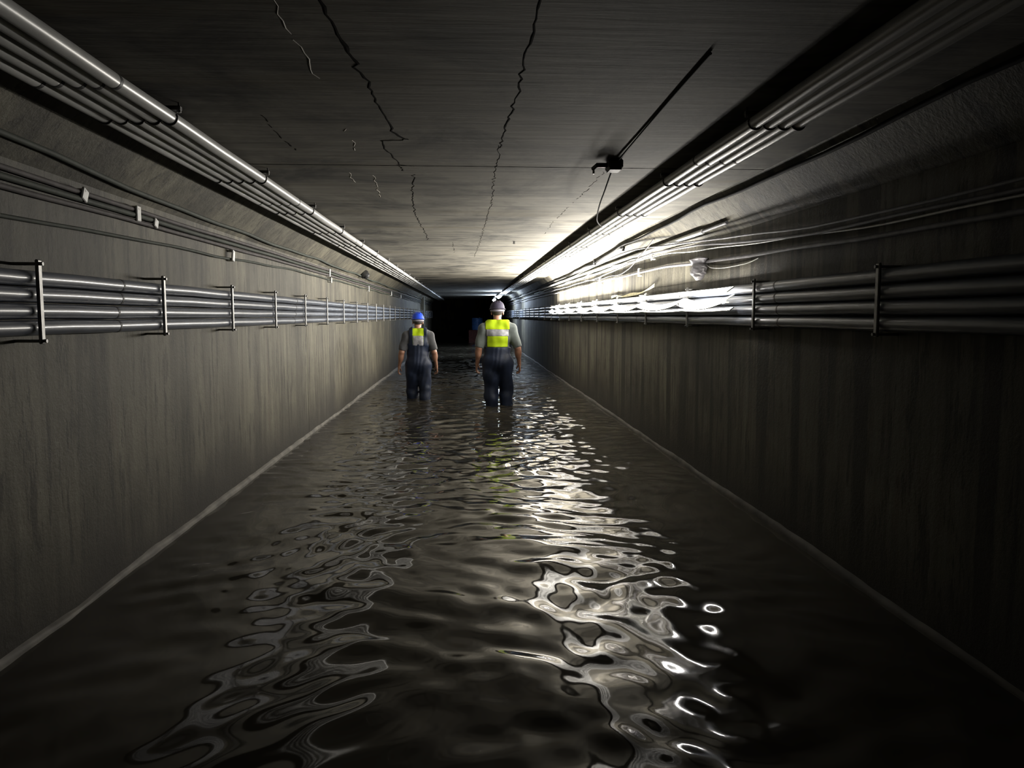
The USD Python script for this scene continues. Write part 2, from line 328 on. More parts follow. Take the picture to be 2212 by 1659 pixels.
# ------------------------------------------------------------------ water
def water():
    ys = np.concatenate([np.arange(Y0, 1.8, .12), np.arange(1.8, 7, .013), np.arange(7, 16, .022), np.arange(16, Y1 + .3, .05)])
    xs = np.linspace(XL, XR, 200)
    X, Y = np.meshgrid(xs, ys)
    r = np.random.default_rng(40)
    H = np.zeros_like(X)
    # slow swirl that bends the crests, so that the ripples do not read as plane waves
    wx = .10*np.sin(1.7*Y + 1.1*X + .4) + .07*np.sin(2.9*X - 1.3*Y + 2.0) + .05*np.sin(3.7*Y - 2.2*X + 4.0)
    wy = .12*np.sin(1.3*X + .9*Y + 1.7) + .08*np.sin(2.3*Y + 2.1*X + .3) + .05*np.sin(4.1*X + 1.9*Y)
    def waves(n, lo, hi, slope, spread, seed):
        g = np.random.default_rng(seed)
        out = np.zeros_like(X)
        for _ in range(n):
            lam = lo*(hi/lo)**g.random()
            th = math.pi/2 + g.normal(0, spread)
            k = 2*math.pi/lam
            out += slope*math.sqrt(2.0/n)/k*np.sin(k*(math.cos(th)*(X + wx) + math.sin(th)*(Y + wy)) + g.random()*6.283)
        return out
    near = np.clip((Y - 2.5)/6.0, 0, 1)
    H = waves(30, .45, 1.3, .024, .9, 41) + waves(70, .16, .40, .082, 1.05, 42)*(.70 + .30*near) + waves(50, .08, .16, .055, 1.2, 43)*(.12 + .88*near)
    edge = np.clip(np.minimum(X - XL, XR - X)/.25, .25, 1)
    H = H*edge
    v = np.stack([X, Y, H], -1).reshape(-1, 3)
    ny, nx = X.shape
    i, j = np.meshgrid(np.arange(ny - 1), np.arange(nx - 1), indexing='ij')
    q = np.stack([i*nx + j, i*nx + j + 1, (i + 1)*nx + j + 1, (i + 1)*nx + j], -1).reshape(-1, 4)
    f = np.vstack([q[:, [0, 1, 2]], q[:, [0, 2, 3]]])
    yc = np.arange(Y1 + .3, Y2 + .1, .12); xc = np.linspace(-6, 6, 80)
    A, B = np.meshgrid(xc, yc); C = .012*np.sin(5*A + 3*B) + .010*np.sin(9*B - 4*A)
    v2 = np.stack([A, B, C], -1).reshape(-1, 3); n2 = len(xc)
    i, j = np.meshgrid(np.arange(len(yc) - 1), np.arange(n2 - 1), indexing='ij')
    q = np.stack([i*n2 + j, i*n2 + j + 1, (i + 1)*n2 + j + 1, (i + 1)*n2 + j], -1).reshape(-1, 4) + len(v)
    return trimesh.Trimesh(np.vstack([v, v2]), np.vstack([f, q[:, [0, 1, 2]], q[:, [0, 2, 3]]]), process=False)
single('water', 'dark rippled flood water covering the whole tunnel floor', 'water', water(), M['water'], smooth=True, kind='stuff')

# ------------------------------------------------------------------ ducts on the wall racks
def run_of_pipe(name, label, cat, x, z, r, y0, y1, joints, material, ring, group, n=28, sag=.0016, seed=0, bay=1.3):
    t = thing(name, label, cat, (x, y0, z), 0, group)
    g = np.random.default_rng(seed)
    ph = g.random()*6.28
    ends = [y0] + [j + g.normal(0, .012) for j in joints if y0 + .2 < j < y1 - .2] + [y1]
    for a, b in zip(ends[:-1], ends[1:]):
        ys = np.linspace(a + .003, b - .003, max(5, int((b - a)/.4)))
        pts = np.c_[.4*sag*np.sin(ys*.9 + ph), ys - y0, sag*np.sin(ys*2*np.pi/bay + ph) + sag*.7*np.sin(ys*.7 + 2*ph)]
        part(t, 'pipe_length', tube(pts, r, n), material, smooth=40)
    for a in ends[1:-1]:
        dz = sag*np.sin(a*2*np.pi/bay + ph) + sag*.7*np.sin(a*.7 + 2*ph); dx = .4*sag*np.sin(a*.9 + ph)
        part(t, 'joint_ring', tube([(dx, a - y0 - .009, dz), (dx, a - y0 + .009, dz)], r*1.035, n), ring)
    return t
ROW = ['topmost', 'second from the top', 'third from the top', 'lowest']
PX = .055
for k, z in enumerate((1.500, 1.434, 1.368, 1.301)):
    run_of_pipe('duct', '%s glossy grey duct on the left wall rack' % ROW[k], 'duct', XL + PX, z, .0310, -1.4, 38.6, np.arange(3.97, 38, 3.9) - k*.03, M['duct'], M['rubber'], None, seed=60 + k, bay=1.25)
for k, z in enumerate((1.530, 1.458, 1.386, 1.312)):
    run_of_pipe('duct', '%s glossy grey duct on the right wall rack' % ROW[k], 'duct', XR - PX, z, .0335, -1.4, 38.6, np.arange(4.62, 38, 3.9) - k*.03, M['duct'], M['rubber'], None, seed=70 + k, bay=1.51)

def bracket(label, loc, rz):
    """Clamp strap: upright in front of the ducts, two legs back to the wall, bolts. Local +X faces the room; the wall is at x = 0."""
    t = thing('duct_bracket', label, 'bracket', loc, rz, 'brackets of the duct racks')
    part(t, 'upright', box(.094, .108, -.015, .015, 0, .335, .004), M['steel'])
    part(t, 'upper_leg', box(0, .095, -.013, .013, .312, .324, .003), M['steel'])
    part(t, 'lower_leg', box(0, .095, -.013, .013, .006, .018, .003), M['steel'])
    for z in (.318, .012):
        part(t, 'bolt', tube([(.106, 0, z), (.120, 0, z)], .008, 6), M['steel'], smooth=False)
    return t
proto = None
LB = [3.163 + 1.252*k for k in range(-2, 28)]
RB = [3.388 + 1.511*k for k in range(-1, 23)]
front = [y for y in LB if y > 2.6]
for k, y in enumerate(LB):
    if y < 2.6: lab = 'pale steel bracket on the left duct rack just outside the left picture edge' if y > 1.5 else 'pale steel bracket on the left duct rack beside the camera'
    else: lab = '%s pale steel bracket across the left wall ducts, counted from the camera' % ORD[front.index(y)]
    if proto is None: proto = bracket(lab, (XL, y, 1.237), 0)
    else: dup(proto, (XL, y, 1.237), 0, lab)
front = [y for y in RB if y > 2.6]
for y in RB:
    lab = '%s steel bracket across the right wall ducts, counted from the camera' % ORD[front.index(y)] if y > 2.6 else 'steel bracket on the right duct rack just outside the right picture edge'
    dup(proto, (XR + .003, y, 1.2530), 180, lab)

# ------------------------------------------------------------------ conduits under the ceiling
COL = ['innermost', 'second from the middle', 'third from the middle', 'fourth from the middle', 'outermost']
ZP = 2.137
for k in range(5):
    run_of_pipe('ceiling_conduit', '%s grey conduit of the left ceiling run' % COL[k], 'conduit', -1.180 - .063*k, ZP, .0265, -1.4, 38.6, np.arange(2.72, 38, 2.75), M['conduit'], M['rubber'], None, n=22, seed=80 + k)
for k in range(4):
    run_of_pipe('ceiling_conduit', '%s grey conduit of the right ceiling run' % (COL[k] if k < 3 else COL[4]), 'conduit', 1.178 + .060*k, ZP, .0265, -1.4, 38.6, np.arange(3.92, 38, 2.75) - .02*k, M['conduit'], M['rubber'], None, n=22, seed=90 + k)

def hanger(label, loc, rz, n=4, step=.060):
    """Channel above the conduits hung on two short rods from the soffit, a strap round each conduit. Local x grows from the innermost conduit outwards."""
    t = thing('conduit_hanger', label, 'hanger', loc, rz, 'hangers of the ceiling conduits')
    x1 = step*(n - 1)
    part(t, 'channel', box(-.045, x1 + .045, -.012, .012, .028, .044, .002), M['dull_steel'])
    for x in (-.036, x1 + .036):
        part(t, 'rod', tube([(x, 0, .018), (x, 0, ZC - ZP)], .004, 8), M['dull_steel'])
        part(t, 'nut', tube([(x, 0, .019), (x, 0, .028)], .009, 6), M['steel'], smooth=False)
    for k in range(n):
        a = np.linspace(-.15*np.pi, 1.15*np.pi, 20)
        part(t, 'strap', tube([(k*step + .0285*math.cos(q), 0, -.0285*math.sin(q)) for q in a], .0045, 6), M['dull_steel'])
    return t
ph = None
HY = [3.20 + 1.36*k for k in range(-1, 26)]
for y in HY:
    i = HY.index(y)
    lab = ('%s steel hanger of the left ceiling conduits, counted from the camera' % ORD[i - 1]) if i else 'steel hanger of the left ceiling conduits just outside the picture'
    if ph is None: ph = hanger(lab, (-1.180, y, ZP), 180, 5, .063)
    else: dup(ph, (-1.180, y, ZP), 180, lab)
HR = [3.14 + 1.37*k for k in range(-1, 26)]
ph = None
for i, y in enumerate(HR):
    lab = ('%s steel hanger of the right ceiling conduits, counted from the camera' % ORD[i - 1]) if i else 'steel hanger of the right ceiling conduits just outside the picture'
    if ph is None: ph = hanger(lab, (1.178, y, ZP), 0, 4, .060)
    else: dup(ph, (1.178, y, ZP), 0, lab)

# ------------------------------------------------------------------ lamps
def light_strip(name, label, x, z0, sag, w, ya, yb, ties, look):
    """Diode tape clipped to the rack: the lit face looks up and into the tunnel, a channel closes its back; it droops between the brackets."""
    t = thing(name, label, 'light strip', (x, ya, z0))
    tilt = math.radians(54); nx, nz = -math.cos(tilt), math.sin(tilt); dx, dz = math.sin(tilt), math.cos(tilt)
    cuts = [ya] + [y for y in ties if ya + .1 < y < yb - .1] + [yb]
    for a, b in zip(cuts[:-1], cuts[1:]):
        ys = np.linspace(a, b, 9); u = (ys - a)/(b - a)
        s = -sag*4*u*(1 - u)
        def rib(h, off):
            lo = np.c_[-dx*h + nx*off + 0*ys, ys - ya, s - dz*h + nz*off]; hi = np.c_[dx*h + nx*off + 0*ys, ys - ya, s + dz*h + nz*off]
            return lo, hi
        lo, hi = rib(w/2, .004); n = len(ys); i = np.arange(n - 1)
        v = np.vstack([lo, hi]); f = np.vstack([np.stack([i, i + 1, i + 1 + n], 1), np.stack([i, i + 1 + n, i + n], 1)])
        part(t, 'diode_face', trimesh.Trimesh(v, f, process=False), look, smooth=False)
        (a0, a1), (b0, b1) = rib(w/2 + .004, .0025), rib(w/2 + .004, -.004)
        v = np.stack([a0, a1, b1, b0], 1).reshape(-1, 3); i, j = np.meshgrid(np.arange(n - 1), np.arange(4), indexing='ij')
        q = np.stack([i*4 + j, i*4 + (j + 1) % 4, (i + 1)*4 + (j + 1) % 4, (i + 1)*4 + j], -1).reshape(-1, 4)
        part(t, 'channel', (v, q), M['clip'], smooth=False)
    for y in cuts[1:-1]:
        part(t, 'tie', box(-.03, .03, y - ya - .006, y - ya + .006, .022, .030), M['clip'], smooth=False)
    return t
SPLIT = RB[3]
light_strip('light_strip', 'straight white light strip along the topmost duct on the nearest part of the right rack', 1.815, 1.532, .002, .055, 5.22, SPLIT - .02, RB, M['nearstrip'])
light_strip('light_strip', 'white light strip drooping below the straight one on the nearest part of the right rack', 1.800, 1.466, .040, .095, 5.22, SPLIT - .02, RB, M['nearstrip'])
light_strip('light_strip', 'bright straight light strip along the topmost duct on the middle part of the right rack', 1.815, 1.532, .002, .055, SPLIT + .02, RB[5] - .02, RB, M['midstrip'])
light_strip('light_strip', 'glaring straight light strip along the topmost duct on the far part of the right rack', 1.815, 1.532, .002, .055, RB[5] + .02, 16.6, RB, M['strip'])
light_strip('light_strip', 'white light strip drooping in scallops on the far part of the right rack', 1.800, 1.466, .040, .095, SPLIT + .02, 16.6, RB, M['nearstrip'])
light_strip('light_strip', 'thin lowest light strip along the third duct of the right rack', 1.826, 1.398, .008, .028, 5.22, 16.4, RB, M['nearstrip'])

def tube_lamp(label, loc, length, r, look, hang=0.0):
    t = thing('tube_lamp', label, 'lamp', loc)
    part(t, 'diffuser', tube([(0, 0, 0), (0, .012, 0), (0, length - .03, 0)], [r*.8, r, r], 20), look)
    part(t, 'end_cap', tube([(0, length - .03, 0), (0, length, 0)], r*1.12, 20), M['clip'])
    for y in (.15, length - .15):
        if hang: part(t, 'hanging_wire', tube([(0, y, r*.9), (0, y, hang)], .003, 6), M['dull_steel'])
        else: part(t, 'clip_arm', box(0, .085, y - .006, y + .006, -.006, .006), M['clip'])
    return t
tube_lamp('blazing white tube lamp at the near end of the right rack light strip', (1.765, 5.20, 1.445), 1.12, .012, M['tubelamp'])
tube_lamp('nearer bluish white tube lamp hung under the right ceiling conduits beyond the two people', (1.10, 26.0, 2.0), 1.3, .05, M['farlamp'], .13)
tube_lamp('farther bluish white tube lamp hung under the right ceiling conduits beyond the two people', (1.10, 31.0, 2.0), 1.3, .05, M['farlamp'], .13)

# ------------------------------------------------------------------ cables along the walls
def cable(label, pts, r, mat, cat='cable', n=110, wob=.006, seed=0, group=None, sides=9, stand=0.0):
    p = smooth_path(pts, n)
    p[:, 0] -= stand*np.sign(p[:, 0])
    g = np.random.default_rng(seed)
    a = g.random(4)*6.28
    p[:, 2] += wob*(np.sin(p[:, 1]*1.9 + a[0]) + .6*np.sin(p[:, 1]*4.3 + a[1]))
    p[:, 0] += .3*wob*np.sin(p[:, 1]*2.7 + a[2])
    if abs(p[:, 0]).min() > 1.5:
        off = np.maximum(r + .004, (p[:, 2] - ZH) + 1.42*r + .004)
        p[:, 0] = np.maximum(p[:, 0], XL + off) if p[0, 0] < 0 else np.minimum(p[:, 0], XR - off)
    m = usdkit.mesh(stage, '/World/' + numbered('cable'), tube(p, r, sides), mat, smooth=60)
    return tag(m.GetPrim(), label, cat, group)
def line(side, zs, r):
    out = []
    for y, z in zs:
        if side < 0: x = XL + r + .012 + max(0, z - ZH)
        else: x = XR - r - .012 - max(0, z - ZH)
        out.append((x, y, z))
    return out
cable('dark greenish cable running highest on the left wall at the foot of the sloped haunch', line(-1, [(-1.4, 2.03), (3.1, 2.022), (5.4, 1.992), (9, 2.0), (20, 1.99), (38.6, 1.99)], .013), .013, M['green_cable'], seed=1)
cable('uppermost mauve cable of the bundle clipped along the left wall', line(-1, [(-1.4, 1.932), (3.07, 1.916), (4.3, 1.915), (9, 1.93), (38.6, 1.92)], .012), .012, M['mauve_cable'], seed=2, wob=.002)
cable('middle thick grey cable of the bundle clipped along the left wall', line(-1, [(-1.4, 1.90), (3.07, 1.882), (4.3, 1.885), (9, 1.898), (38.6, 1.888)], .014), .014, M['green_cable'], seed=3, wob=.002)
cable('lowest mauve cable of the bundle clipped along the left wall', line(-1, [(-1.4, 1.85), (3.07, 1.846), (4.3, 1.853), (9, 1.867), (38.6, 1.86)], .012), .012, M['mauve_cable'], seed=4, wob=.002)
cable('thin pale green cable sagging alone below the bundle on the left wall', line(-1, [(-1.4, 1.75), (3.05, 1.739), (4.2, 1.757), (5.4, 1.767), (6.5, 1.795), (10, 1.82), (38.6, 1.83)], .009), .009, M['green_cable'], seed=5)
cable('black cable running high along the right haunch below the ceiling conduits', line(1, [(-1.4, 2.15), (5.7, 2.150), (8.3, 2.140), (11, 2.10), (16, 2.07), (38.6, 2.07)], .012), .012, M['black_cable'], seed=6, wob=.008)
cable('upper loose grey cable drooping across the right wall from the haunch', line(1, [(-1.4, 1.80), (3.0, 1.815), (4.03, 1.835), (5.4, 1.905), (6.4, 1.965), (7.4, 2.02), (8.7, 2.06), (14, 2.02), (38.6, 2.0)], .008), .008, M['grey_cable'], seed=7, stand=.060, wob=.004)
cable('middle loose grey cable drooping across the right wall', line(1, [(-1.4, 1.77), (3.0, 1.785), (4.03, 1.800), (5.4, 1.870), (6.4, 1.930), (8.0, 1.985), (9.4, 1.94), (12, 1.90), (38.6, 1.90)], .009), .009, M['grey_cable'], seed=8, stand=.036, wob=.004)
cable('thin pale loose cable just under the drooping grey cables on the right wall', line(1, [(2.2, 1.77), (4.03, 1.788), (5.4, 1.850), (6.4, 1.905), (8.0, 1.955), (9.9, 2.00), (14, 1.98), (22, 1.97)], .006), .006, M['clip'], seed=9, wob=.008, stand=.016)
cable('straight grey cable running lowest along the right wall above the duct rack', line(1, [(-1.4, 1.70), (3.6, 1.725), (4.9, 1.755), (6.2, 1.79), (8.2, 1.832), (11, 1.84), (38.6, 1.84)], .013), .013, M['grey_cable'], seed=10, wob=.004)
cable('slack wire tangled between the haunch and the lowest cable on the right wall', line(1, [(7.2, 2.06), (8.1, 1.99), (8.8, 1.90), (9.6, 1.85), (11.0, 1.86), (12.2, 1.95)], .007), .007, M['mauve_cable'], seed=11, wob=.010, stand=.082)
cable('thin white wire hanging from the plastic wrap on the right wall', line(1, [(5.05, 1.735), (5.3, 1.715), (5.7, 1.712), (6.0, 1.725), (6.2, 1.77)], .004), .004, M['clip'], seed=12, wob=.002)
# pale pipe that ends over the drooping cables
t = thing('short_pipe', 'pale plastic pipe ending in the right haunch corner above the drooping cables', 'pipe', (1.872, 6.05, 2.018))
part(t, 'outer_pipe', tube([(0, 0, 0), (0, 6, .004), (0, 14, 0)], .020, 16), M['conduit'])
part(t, 'inner_pipe', tube([(0, -.55, .004), (0, .02, 0)], .012, 14), M['grey_cable'])

def clip(label, y, z, h, tilt=0, side=-1):
    t = thing('cable_clip', label, 'clip', (XL if side < 0 else XR, y, z), 0 if side < 0 else 180)
    b = join(box(.034, .046, -.026, .026, -h/2, h/2, .004), box(.0, .040, -.012, .012, -h/2, -h/2 + .012, .003), box(.0, .040, -.012, .012, h/2 - .012, h/2, .003))
    b.apply_transform(trimesh.transformations.rotation_matrix(math.radians(tilt), [1, 0, 0]))
    part(t, 'saddle', b, M['clip'])
    part(t, 'screw', tube([(.040, 0, h*.3), (.047, 0, h*.3)], .006, 8), M['steel'])
    return t
clip('broad white clip nearest to the camera on the left wall cable bundle', 3.694, 1.905, .060, -25)
clip('tall white clip second from the camera on the left wall cable bundle', 4.27, 1.895, .082, 0)
clip('small white clip just beyond the tall clip on the left wall cable bundle', 4.50, 1.872, .05, -20)
clip('white clip on the thin pale green cable of the left wall, nearer of its two', 5.93, 1.80, .085, -15)
clip('white clip on the left wall cable bundle halfway along the lit stretch', 10.0, 1.90, .10, -10)
clip('white clip on the thin pale green cable of the left wall, farther of its two', 10.1, 1.81, .07, -10)
clip('white clip far along the left wall bundle above the glinting ducts', 13.9, 1.83, .10, -8)
clip('white clip farther along the left wall, before the blue helmet', 18.0, 1.86, .10, -8)
clip('farthest white clip on the left wall cables beside the blue helmet', 20.5, 1.86, .10, -8)
clip('white clip with a loose tail on the drooping cables of the right wall', 7.95, 1.965, .075, 20, 1)
clip('bright white clip on the lowest cable far along the right wall', 11.1, 1.85, .11, 15, 1)
clip('pale clip holding the lowest cable of the right wall beyond the plastic wrap', 8.55, 1.835, .09, 5, 1)
for side, y, z in ((1, 8.75, 2.128), (1, 10.8, 2.105)):
    t = thing('cable_clamp', 'black clamp on the right haunch cable, %s of the two' % ('nearer' if y < 9 else 'farther'), 'clamp', (XR, y, z))
    x = -(z - ZH) - .02
    part(t, 'clamp_body', box(x - .022, x + .022, -.04, .04, -.022, .03, .006), M['rubber'])
    part(t, 'strap', box(x - .006, x + .02, -.012, .012, -.04, -.02), M['rubber'])

# plastic film wrapped round the cables of the right wall
def crumple():
    u, v = np.meshgrid(np.linspace(0, 1, 34), np.linspace(0, 1, 40))
    ang = u*2*np.pi
    prof = np.interp(v, [0, .10, .3, .7, 1], [.020, .066, .050, .058, .018])
    X = prof*.55*np.cos(ang); Yv = prof*1.5*np.sin(ang); Z = -.19*v
    d = meshkit.fbm(np.stack([X*22, Yv*22, Z*22], -1).reshape(-1, 3)).reshape(X.shape)
    k = 1 + 1.3*d
    p = np.stack([X*k, Yv*k, Z], -1).reshape(-1, 3)
    n = 34
    i, j = np.meshgrid(np.arange(39), np.arange(33), indexing='ij')
    q = np.stack([i*n + j, i*n + j + 1, (i + 1)*n + j + 1, (i + 1)*n + j], -1).reshape(-1, 4)
    return p, q
t = thing('plastic_wrap', 'crumpled whitish plastic sheet tied to the cables of the right wall', 'plastic sheet', (XR - .055, 6.25, 1.83))
part(t, 'sheet', crumple(), M['film'], smooth=25)
part(t, 'tie', tube([(.01*math.cos(a), .02*math.sin(a), -.006) for a in np.linspace(0, 6.2, 14)], .004, 6), M['clip'])
# stiff yellowish tape lying on the top duct
ys = np.linspace(7.75, 10.1, 40); s = np.interp(ys, [7.75, 7.95, 8.6, 9.4, 9.75, 10.1], [.075, .055, .018, .012, .03, .008])
lo = np.c_[XR - .045 + .012*np.sin(ys*3), ys, 1.566 + s]; hi = lo + np.c_[.004 + 0*ys, 0*ys, .026 + .012*np.sin(ys*5 + 1)]
v = np.stack([lo, hi, hi + [.003, 0, 0], lo + [.003, 0, 0]], 1).reshape(-1, 3)
i, j = np.meshgrid(np.arange(39), np.arange(4), indexing='ij')
single('warning_tape', 'twisted yellowish tape lying on the topmost duct above the light strip', 'tape', (v, np.stack([i*4 + j, i*4 + (j + 1) % 4, (i + 1)*4 + (j + 1) % 4, (i + 1)*4 + j], -1).reshape(-1, 4)), M['tape'], smooth=False)

# ceiling box with its cable and hanging wire
t = thing('junction_box', 'small dark junction box on the ceiling with a drooping wire', 'junction box', (.80, 4.22, ZC))
part(t, 'box_body', box(-.035, .045, -.05, .07, -.050, 0, .008), M['dark_box'])
part(t, 'cover', box(-.028, .038, -.042, .062, -.057, -.049, .003), M['rubber'])
part(t, 'gland', tube([(-.035, .01, -.025), (-.085, .03, -.022), (-.10, .07, -.034)], .013, 10), M['dark_box'])
part(t, 'terminal', tube([(-.098, .07, -.036), (-.098, .072, -.062)], .006, 8), M['clip'])
part(t, 'drooping_wire', tube(smooth_path([(.0, .06, -.05), (.03, .5, -.115), (.13, 1.3, -.150), (.27, 1.95, -.125), (.365, 2.36, -.065)], 40), .0045, 8), M['black_cable'])
cable('black cable stapled along the ceiling up to the junction box', [(.785, 2.5, ZC - .005), (.79, 2.9, ZC - .005), (.80, 3.4, ZC - .006), (.815, 4.19, ZC - .012)], .0045, M['black_cable'], seed=14, wob=.0)
# dead lamp fixture on the left haunch
t = thing('wall_fixture', 'small dark round fixture on the left haunch far along the tunnel', 'fixture', (XL + .10, 12.8, ZH + .09))
part(t, 'base', tube([(-.01, 0, -.01), (.03, 0, .03 - .07)], .075, 16), M['dark_box'])
part(t, 'dome', tube([(.03, 0, -.04), (.055, 0, -.065), (.07, 0, -.08)], [.062, .055, .025], 16), M['rubber'])
# far away at the chamber mouth
t = thing('blue_drum', 'blue plastic drum standing on the red crate far off in the dark chamber', 'drum', (.50, 39.6, .62))
part(t, 'drum_body', trimesh.creation.revolve([(0, 0), (.27, 0), (.285, .03), (.285, .18), (.295, .20), (.285, .22), (.285, .40), (.295, .42), (.285, .44), (.275, .60), (.25, .62), (0, .62)], sections=28), M['blue_plastic'])
part(t, 'bung', tube([(.12, 0, .62), (.12, 0, .64)], .03, 12), M['clip'])
t = thing('red_crate', 'dull red crate standing in the water under the blue drum', 'crate', (.45, 39.6, ZB))
part(t, 'crate_body', box(-.40, .40, -.30, .30, 0, .97, .02), M['red_plastic'])
for z in (.25, .55, .85): part(t, 'rib', box(-.41, .41, -.312, .312, z, z + .05, .005), M['red_plastic'])

# ------------------------------------------------------------------ people
def grid(lo, hi, h):
    ax = [np.arange(a, b + h, h) for a, b in zip(lo, hi)]
    return np.stack(np.meshgrid(*ax, indexing='ij'), -1).astype(np.float32)

def nets(F, lo, h):
    """Naive surface nets: the zero level of F as a closed mesh."""
    F = F.copy()
    for a in range(3):
        F = np.moveaxis(F, a, 0); F[0] = F[-1] = 1; F = np.moveaxis(F, 0, a)
    S = F < 0
    nx, ny, nz = [n - 1 for n in F.shape]
    corners = [(i, j, k) for i in (0, 1) for j in (0, 1) for k in (0, 1)]
    cnt = sum(S[i:i + nx, j:j + ny, k:k + nz].astype(np.int8) for i, j, k in corners)
    act = (cnt > 0) & (cnt < 8)
    idx = np.full(act.shape, -1, int); cells = np.argwhere(act); idx[act] = np.arange(len(cells))
    acc = np.zeros((len(cells), 3)); num = np.zeros(len(cells))
    for a in range(8):
        for b in range(a + 1, 8):
            d = np.abs(np.subtract(corners[a], corners[b]))
            if d.sum() != 1: continue
            fa = F[tuple((cells + corners[a]).T)]; fb = F[tuple((cells + corners[b]).T)]
            x = (fa < 0) != (fb < 0)
            t = np.where(x, fa/np.where(fa == fb, 1, fa - fb), 0)
            p = np.asarray(corners[a]) + t[:, None]*(np.subtract(corners[b], corners[a]))
            acc += np.where(x[:, None], p, 0); num += x
    V = (cells + acc/num[:, None])*h + lo
    faces = []
    for ax in range(3):
        u, w = (ax + 1) % 3, (ax + 2) % 3
        s0 = np.moveaxis(S, (ax, u, w), (0, 1, 2)); A, B = s0[:-1, 1:-1, 1:-1], s0[1:, 1:-1, 1:-1]
        e = np.argwhere(A != B); flip = A[tuple(e.T)]
        I = np.moveaxis(idx, (ax, u, w), (0, 1, 2))
        q = np.stack([I[e[:, 0], e[:, 1] + a, e[:, 2] + b] for a, b in ((0, 0), (1, 0), (1, 1), (0, 1))], 1)
        q[~flip] = q[~flip][:, ::-1]
        faces.append(q)
    q = np.vstack(faces)
    m = trimesh.Trimesh(V, np.vstack([q[:, [0, 1, 2]], q[:, [0, 2, 3]]]), process=False)
    if m.volume < 0: m.invert()
    return m

def cone(P, a, b, ra, rb):
    a, b = np.float32(a), np.float32(b); d = b - a
    t = np.clip(((P - a) @ d)/(d @ d), 0, 1)
    return np.linalg.norm(P - a - t[..., None]*d, axis=-1) - (ra + (rb - ra)*t)
def ell(P, c, r):
    r = np.float32(r); q = (P - np.float32(c))/r; k = np.linalg.norm(q, axis=-1)
    return (k - 1)*r.min()*np.clip(k, .6, 1.4)
def smin(ds, k):
    o = ds[0]
    for d in ds[1:]:
        h = np.clip(.5 + .5*(d - o)/k, 0, 1); o = d + (o - d)*h - k*h*(1 - h)
    return o

